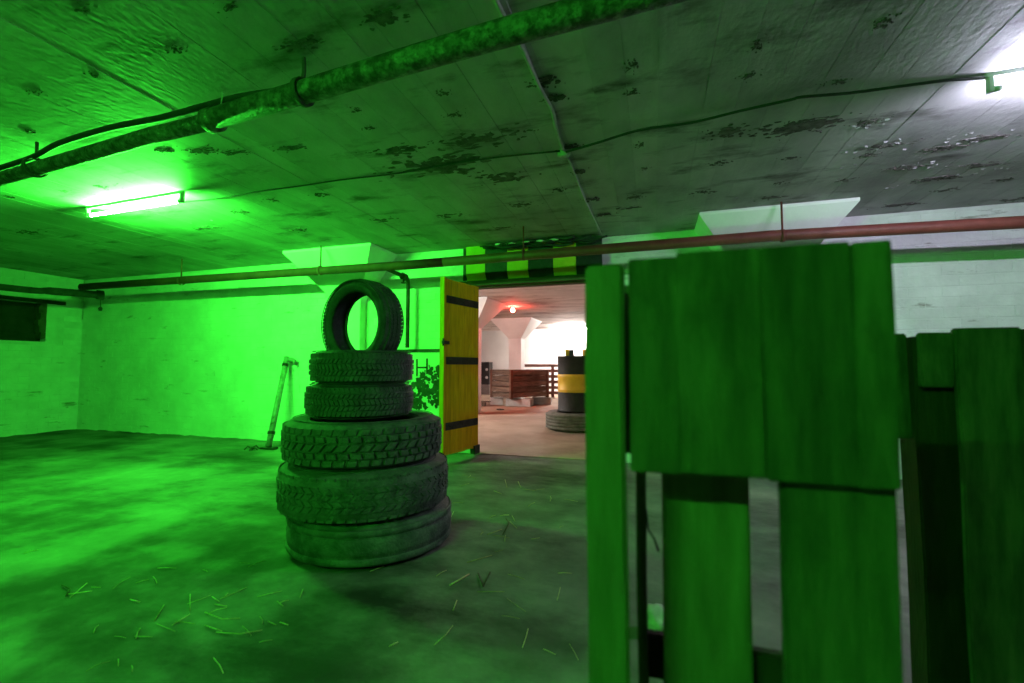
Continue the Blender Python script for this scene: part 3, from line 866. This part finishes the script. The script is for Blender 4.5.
for a, b in (((420, 372), (422, 374)), ((422, 374), (420, 376)), ((425, 370), (425, 375)), ((425, 375), (423, 376)), ((429, 365), (430, 368))):
    bm = bmesh.new()
    seg2(bm, a, b, .007)
    obj('scrawl', bm, 'ink', bd)
rg = random.Random(3)
for i in range(170):
    px_ = rg.uniform(411, 442)
    top = 364 + max(0, (432 - px_)) * 1.0 + (max(0, px_ - 438)) * .5
    py_ = rg.uniform(top, 408)
    A = at(px_, py_, 1, YBD) - Vector((b0.x, YBD, 0))
    bm = bmesh.new()
    kk = 7
    r0 = rg.uniform(.012, .045)
    vs = [bm.verts.new((A.x + r0 * rg.uniform(.5, 1.2) * math.cos(6.283 * i_ / kk), -.0015 - i * .00002, A.z + r0 * rg.uniform(.5, 1.3) * math.sin(6.283 * i_ / kk))) for i_ in range(kk)]
    r_ = bmesh.ops.extrude_face_region(bm, geom=[bm.faces.new(vs)])
    for v_ in [g for g in r_['geom'] if isinstance(g, bmesh.types.BMVert)]: v_.co.y += .004
    obj('painted_leaf', bm, 'ink', bd)

# ------------------------------------------------------------------ foreground pallets
def board(name, m, parent, x0, x1, y0, y1, z0, z1, bev=.004):
    bm = bmesh.new()
    add_box(bm, x0, x1, y0, y1, z0, z1, jit=.0012)
    bmesh.ops.subdivide_edges(bm, edges=[e for e in bm.edges if abs((e.verts[0].co - e.verts[1].co).z) > .1], cuts=6, use_grid_fill=True)
    for v in bm.verts:
        v.co.x += .0015 * math.sin(v.co.z * 9 + x0 * 40)
        v.co.y += .0012 * math.sin(v.co.z * 7 + x0 * 60)
    bmesh.ops.bevel(bm, geom=[e for e in bm.edges if e.calc_face_angle(0) > .6], offset=bev, segments=2, affect='EDGES')
    o = obj(name, bm, m, parent)
    o.location = -Vector(parent.location)
    return o
pa = thing('wooden_pallet', 'rough wooden pallet standing on end with a solid panel of short boards', 'pallet', (.1, .78, 0))
board('edge_beam', 'pallet_pale', pa, -.100, -.041, .700, .724, 0, 1.206)
board('short_board', 'pallet', pa, -.034, .0358, .7015, .7255, .897, 1.212, bev=.002)
board('short_board', 'pallet', pa, .0362, .1448, .700, .724, .898, 1.217, bev=.002)
board('short_board', 'pallet', pa, .1452, .2518, .6993, .7233, .896, 1.216, bev=.002)
board('short_board', 'pallet', pa, .2522, .296, .6985, .7225, .895, 1.214, bev=.002)
board('upright_board', 'pallet', pa, .168, .302, .728, .752, 0, 1.19)
board('deck_board', 'pallet_pale', pa, .010, .147, .845, .868, 0, 1.17)
board('thin_slat', 'pallet', pa, -.032, -.016, .83, .90, 0, 1.16, bev=.002)
board('block', 'pallet', pa, -.055, .16, .792, .843, .905, 1.19)
board('block', 'pallet', pa, .17, .29, .754, .843, .98, 1.13)
board('cross_rail', 'pallet_dark', pa, -.03, .30, .870, .892, .50, .575)
board('block', 'pallet_dark', pa, -.03, .16, .728, .843, .0, .12)
board('block', 'pallet_dark', pa, .17, .29, .754, .843, .0, .12)
# a splinter of wire sticking out of the deck board
part('wire', 'iron', pa, add_tube, [Vector(q) - Vector(pa.location) for q in ((.004, .85, .73), (-.003, .85, .75), (-.013, .852, .765), (-.016, .852, .80))], .0018, 6)

pb = thing('wooden_pallet', 'wooden pallet with a brown post coloured dark for shade, behind the panelled pallet', 'pallet', (.9, 1.66, 0))
board('short_board', 'pallet', pb, .735, .813, 1.60, 1.622, .992, 1.149)
board('upright_board', 'pallet', pb, .817, .965, 1.595, 1.617, 0, 1.160)
board('upright_board', 'pallet', pb, .970, 1.12, 1.60, 1.622, 0, 1.155)
board('cross_board', 'pallet', pb, .50, .735, 1.66, 1.682, .835, 1.150)
board('shaded_post', 'pallet_dark', pb, .737, .87, 1.64, 1.74, 0, 1.140)
board('block', 'pallet', pb, .98, 1.12, 1.624, 1.72, .85, 1.12)
board('deck_board', 'pallet_dark', pb, .87, 1.12, 1.722, 1.744, 0, 1.14)

# crumpled rag on the floor seen through the gap
rp = at(657, 640, 2, 0.0)
bm = bmesh.new()
bmesh.ops.create_icosphere(bm, subdivisions=3, radius=1)
for v in bm.verts:
    k_ = 1 + .25 * math.sin(v.co.x * 5 + 1) * math.cos(v.co.y * 6) + .12 * math.sin(v.co.z * 9)
    v.co = Vector((v.co.x * .06 * k_, v.co.y * .05 * k_, max(0, v.co.z * .055 * k_ + .045)))
for f in bm.faces: f.smooth = True
tag(obj('crumpled_rag', bm, 'rag', None, (rp.x, rp.y + .05, 0)), 'crumpled pink rag on the floor behind the panelled pallet', 'rag')

# ------------------------------------------------------------------ back room things
def slat_box():
    t = thing('slatted_crate', 'weathered slatted wooden crate standing on concrete blocks', 'crate', (0, 0, .21), (0, 0, math.radians(54)))
    lx, ly, h = .63, .45, .77
    cn = at(511, 390, 1, 11.45)
    off_ = Matrix.Rotation(math.radians(54), 3, 'Z') @ Vector((lx, ly, 0))
    t.location = (cn.x + off_.x, cn.y + off_.y, .21)
    for sx in (-1, 1):
        for sy in (-1, 1):
            part('corner_post', 'crate_post', t, add_box, sx * lx - .035, sx * lx + .035, sy * ly - .035, sy * ly + .035, 0, h, bev=.004)
    n = 5
    for i in range(n):
        z0 = .03 + i * .146
        for sy in (-1, 1):
            part('slat', 'crate', t, add_box, -lx + .03, lx - .03, sy * ly - .018, sy * ly + .018, z0, z0 + .128, jit=.010)
        for sx in (-1, 1):
            part('slat', 'crate', t, add_box, sx * lx - .018, sx * lx + .018, -ly + .03, ly - .03, z0, z0 + .128, jit=.010)
    part('top_panel', 'crate', t, add_box, -lx + .02, lx - .02, -ly + .02, ly - .02, h - .03, h - .005, jit=.005)
    return t
slat_box()
def conc(px0, px1, py, label, rz, d=.4):
    a, b = at(px0, py, 2, 0), at(px1, py, 2, 0)
    c = (a + b) / 2
    bm = bmesh.new()
    ww = (b - a).length / 2
    add_box(bm, -ww, ww, -.0, d, 0, .20, jit=.008)
    bmesh.ops.bevel(bm, geom=list(bm.edges), offset=.012, segments=1, affect='EDGES')
    tag(obj('concrete_block', bm, 'concrete', None, (c.x, c.y, 0), (0, 0, rz)), label, 'concrete block', 'blocks under the crate')
conc(490, 503, 405, 'grey concrete block under the left end of the slatted crate', math.radians(20), .5)
conc(505, 531, 406.5, 'pale concrete block under the middle of the slatted crate', math.radians(4), .4)
conc(532, 551, 404.5, 'broken concrete block under the right end of the slatted crate', math.radians(10), .4)

fe = thing('slatted_fence', 'long low fence of brown slats by the far white wall', 'fence', (-3.0, 15.6, 0), (0, 0, math.radians(3)))
for i in range(6):
    part('slat', 'fence', fe, add_box, -1.6, 2.2, -.02, .01, .10 + i * .19, .10 + i * .19 + .10, jit=.006)
for x_ in (-1.5, -.35, .9, 2.1):
    part('post', 'fence', fe, add_box, x_ - .05, x_ + .05, .012, .09, 0, 1.14, bev=.004)

tc = at(575, 433, 2, 0)
dd = Vector((tc.x, tc.y, 0)).normalized()
cx, cy = tc.x + dd.x * .50, tc.y + dd.y * .50
tyre('grey truck tyre lying flat under the black and yellow drum', .50, .30, .28, 'rib', (cx, cy, 0), (0, 0, 0), 'rubber_back', None, .010)
dr = thing('oil_drum', 'black steel drum with a wide yellow band standing on a tyre', 'drum', (cx, cy, .306))
H_ = .93
def drum_band(z0, z1, m, name, ends):
    bm = bmesh.new()
    prof = []
    if 'b' in ends: prof += [(.001, z0), (.27, z0), (.293, z0 + .002), (.293, z0 + .02), (.285, z0 + .026)]
    else: prof += [(.285, z0)]
    zz = (z0 + z1) / 2
    if m == 'drum_yellow': prof += [(.285, z0 + .02), (.295, z0 + .034), (.285, z0 + .05), (.285, z1 - .05), (.295, z1 - .034), (.285, z1 - .02)]
    if 't' in ends: prof += [(.285, z1 - .026), (.293, z1 - .02), (.293, z1 - .002), (.285, z1), (.278, z1 - .012), (.001, z1 - .012)]
    else: prof += [(.285, z1)]
    add_lathe(bm, prof, 40, closed=False)
    return obj(name, bm, m, dr)
drum_band(0, .32, 'drum_black', 'lower_shell', 'b')
drum_band(.32, .62, 'drum_yellow', 'yellow_band', '')
drum_band(.62, H_, 'drum_black', 'upper_shell', 't')
for (px_, lab, rz) in ((569.5, 'small yellow and black striped block standing on the drum lid', .3), (587, 'yellow wedge-topped block lying on the far side of the drum lid', 1.2)):
    q = at(px_, 356, 1, cy - .05)
    t = thing('striped_block', lab, 'block', (q.x, q.y, .307 + H_), (0, 0, rz))
    part('yellow_end', 'drum_yellow', t, add_box, -.07, -.01, -.05, .05, 0, .11, bev=.004)
    part('black_end', 'drum_black', t, add_box, -.01, .07, -.05, .05, 0, .105, bev=.004)

q = at(484, 391, 2, 0)
bx_ = thing('grey_chest', 'low grey chest against the far white wall', 'chest', (-6.20, 16.6, 0))
part('body', 'grey_box', bx_, add_box, -.5, .24, -.25, .25, 0, .34, bev=.01)
part('lid', 'grey_box', bx_, add_box, -.51, .25, -.26, .26, .34, .38, bev=.006)
sp = thing('loudspeaker', 'tall black speaker box with two pale dots on the grey chest', 'speaker', (-6.15, 16.55, .38))
part('cabinet', 'drum_black', sp, add_box, -.4, .18, -.2, .2, 0, .86, bev=.01)
for z in (.27, .57):
    bm = bmesh.new(); add_tube(bm, [(.08, -.2, z), (.08, -.215, z)], .05, 14); obj('driver_dot', bm, 'dot', sp)
q = at(483, 406, 2, 0)
pk = thing('broken_plank', 'broken brown plank propped low on the floor behind the yellow door', 'plank', (q.x - .1, q.y, 0), (0, 0, .2))
part('board', 'crate', pk, add_box, -.35, .28, -.15, .15, .10, .13, jit=.01)
part('support', 'crate', pk, add_box, .08, .16, -.14, .14, 0, .10, bev=.004)
part('support', 'crate', pk, add_box, -.30, -.22, -.14, .14, 0, .10, bev=.004)
q = at(500, 410, 2, 0)
bm = bmesh.new()
bmesh.ops.create_icosphere(bm, subdivisions=2, radius=1)
for v in bm.verts: v.co = Vector((v.co.x * .09 * (1 + .3 * math.sin(v.co.y * 4)), v.co.y * .05, max(0, v.co.z * .02 + .012)))
tag(obj('floor_scrap', bm, 'trash', None, q), 'flat dark scrap on the dusty floor in front of the crate', 'scrap')

# ------------------------------------------------------------------ straw and twigs on the floor
def stalk(pts, r_, m, label, name, group):
    c = Vector((sum(p[0] for p in pts) / len(pts), sum(p[1] for p in pts) / len(pts), 0))
    bm = bmesh.new()
    add_tube(bm, [Vector(p) - c for p in pts], r_, 5)
    tag(obj(name, bm, m, None, c), label, 'straw' if m == 'straw' else 'twig', group)
def floor_line(pix, z, r_, m, label, name, group):
    pts = [at(a, b, 2, 0) for a, b in pix]
    stalk([(p.x, p.y, z + (r_ if i % 2 == 0 else r_ * 1.6)) for i, p in enumerate(pts)], r_, m, label, name, group)
SL = 'thin dry straw stalk on the open green-lit floor left of the tyre stack'
SG = 'straw scattered on the open floor'
SL2 = 'thin dry straw stalk on the floor between the tyre stack and the pallets'
SG2 = 'straw between the tyres and the pallets'
seen = [((205, 613), (222, 620), (240, 619)), ((216, 633), (240, 635), (262, 631)), ((205, 626), (222, 632)), ((215, 605), (227, 607)), ((268, 622), (276, 626)),
        ((277, 602), (283, 607)), ((154, 622), (164, 606)), ((130, 600), (140, 603)), ((135, 637), (152, 638)), ((225, 597), (228, 594)), ((280, 623), (288, 626)),
        ((370, 572), (384, 567)), ((389, 647), (398, 643)), ((453, 611), (457, 601)), ((467, 563), (492, 556)), ((487, 535), (502, 530)), ((510, 522), (517, 529)),
        ((512, 516), (515, 522)), ((70, 598), (87, 584)), ((66, 595), (92, 592)), ((190, 595), (190, 612)), ((172, 626), (190, 615)), ((300, 598), (303, 590)), ((505, 480), (507, 488)), ((518, 482), (521, 488))]
for s in seen:
    floor_line(s, .001, .0022, 'straw', SL if s[0][0] < 340 else SL2, 'straw_stalk', SG if s[0][0] < 340 else SG2)
rs = random.Random(11)
for i in range(60):
    px_, py_ = rs.choice([(rs.uniform(120, 300), rs.uniform(560, 650)), (rs.uniform(440, 575), rs.uniform(490, 670)), (rs.uniform(20, 300), rs.uniform(520, 680)), (rs.uniform(455, 560), rs.uniform(470, 560))])
    an = rs.uniform(0, math.pi); L_ = rs.uniform(.02, .07)
    c = at(px_, py_, 2, 0)
    stalk([(c.x - math.cos(an) * L_, c.y - math.sin(an) * L_, .003), (c.x + rs.uniform(-.01, .01), c.y, .005), (c.x + math.cos(an) * L_, c.y + math.sin(an) * L_, .003)], rs.uniform(.0012, .002), 'straw', SL if px_ < 340 else SL2, 'straw_stalk', SG if px_ < 340 else SG2)
floor_line(((450, 586), (460, 581), (469, 575)), .001, .004, 'straw', 'thick pale straight stick on the floor right of the tyre stack', 'stick', None)
floor_line(((478, 574), (483, 588), (490, 573)), .001, .0035, 'twig', 'bent twig in a V shape on the floor right of the tyre stack', 'twig', None)
floor_line(((503, 535), (509, 524), (506, 519)), .001, .0035, 'twig', 'dark forked twig lying in the shadow of the tyre stack', 'twig', None)
floor_line(((66, 597), (70, 590), (62, 586)), .001, .0035, 'twig', 'dark bent twig among the straw far left of the tyre stack', 'twig', None)
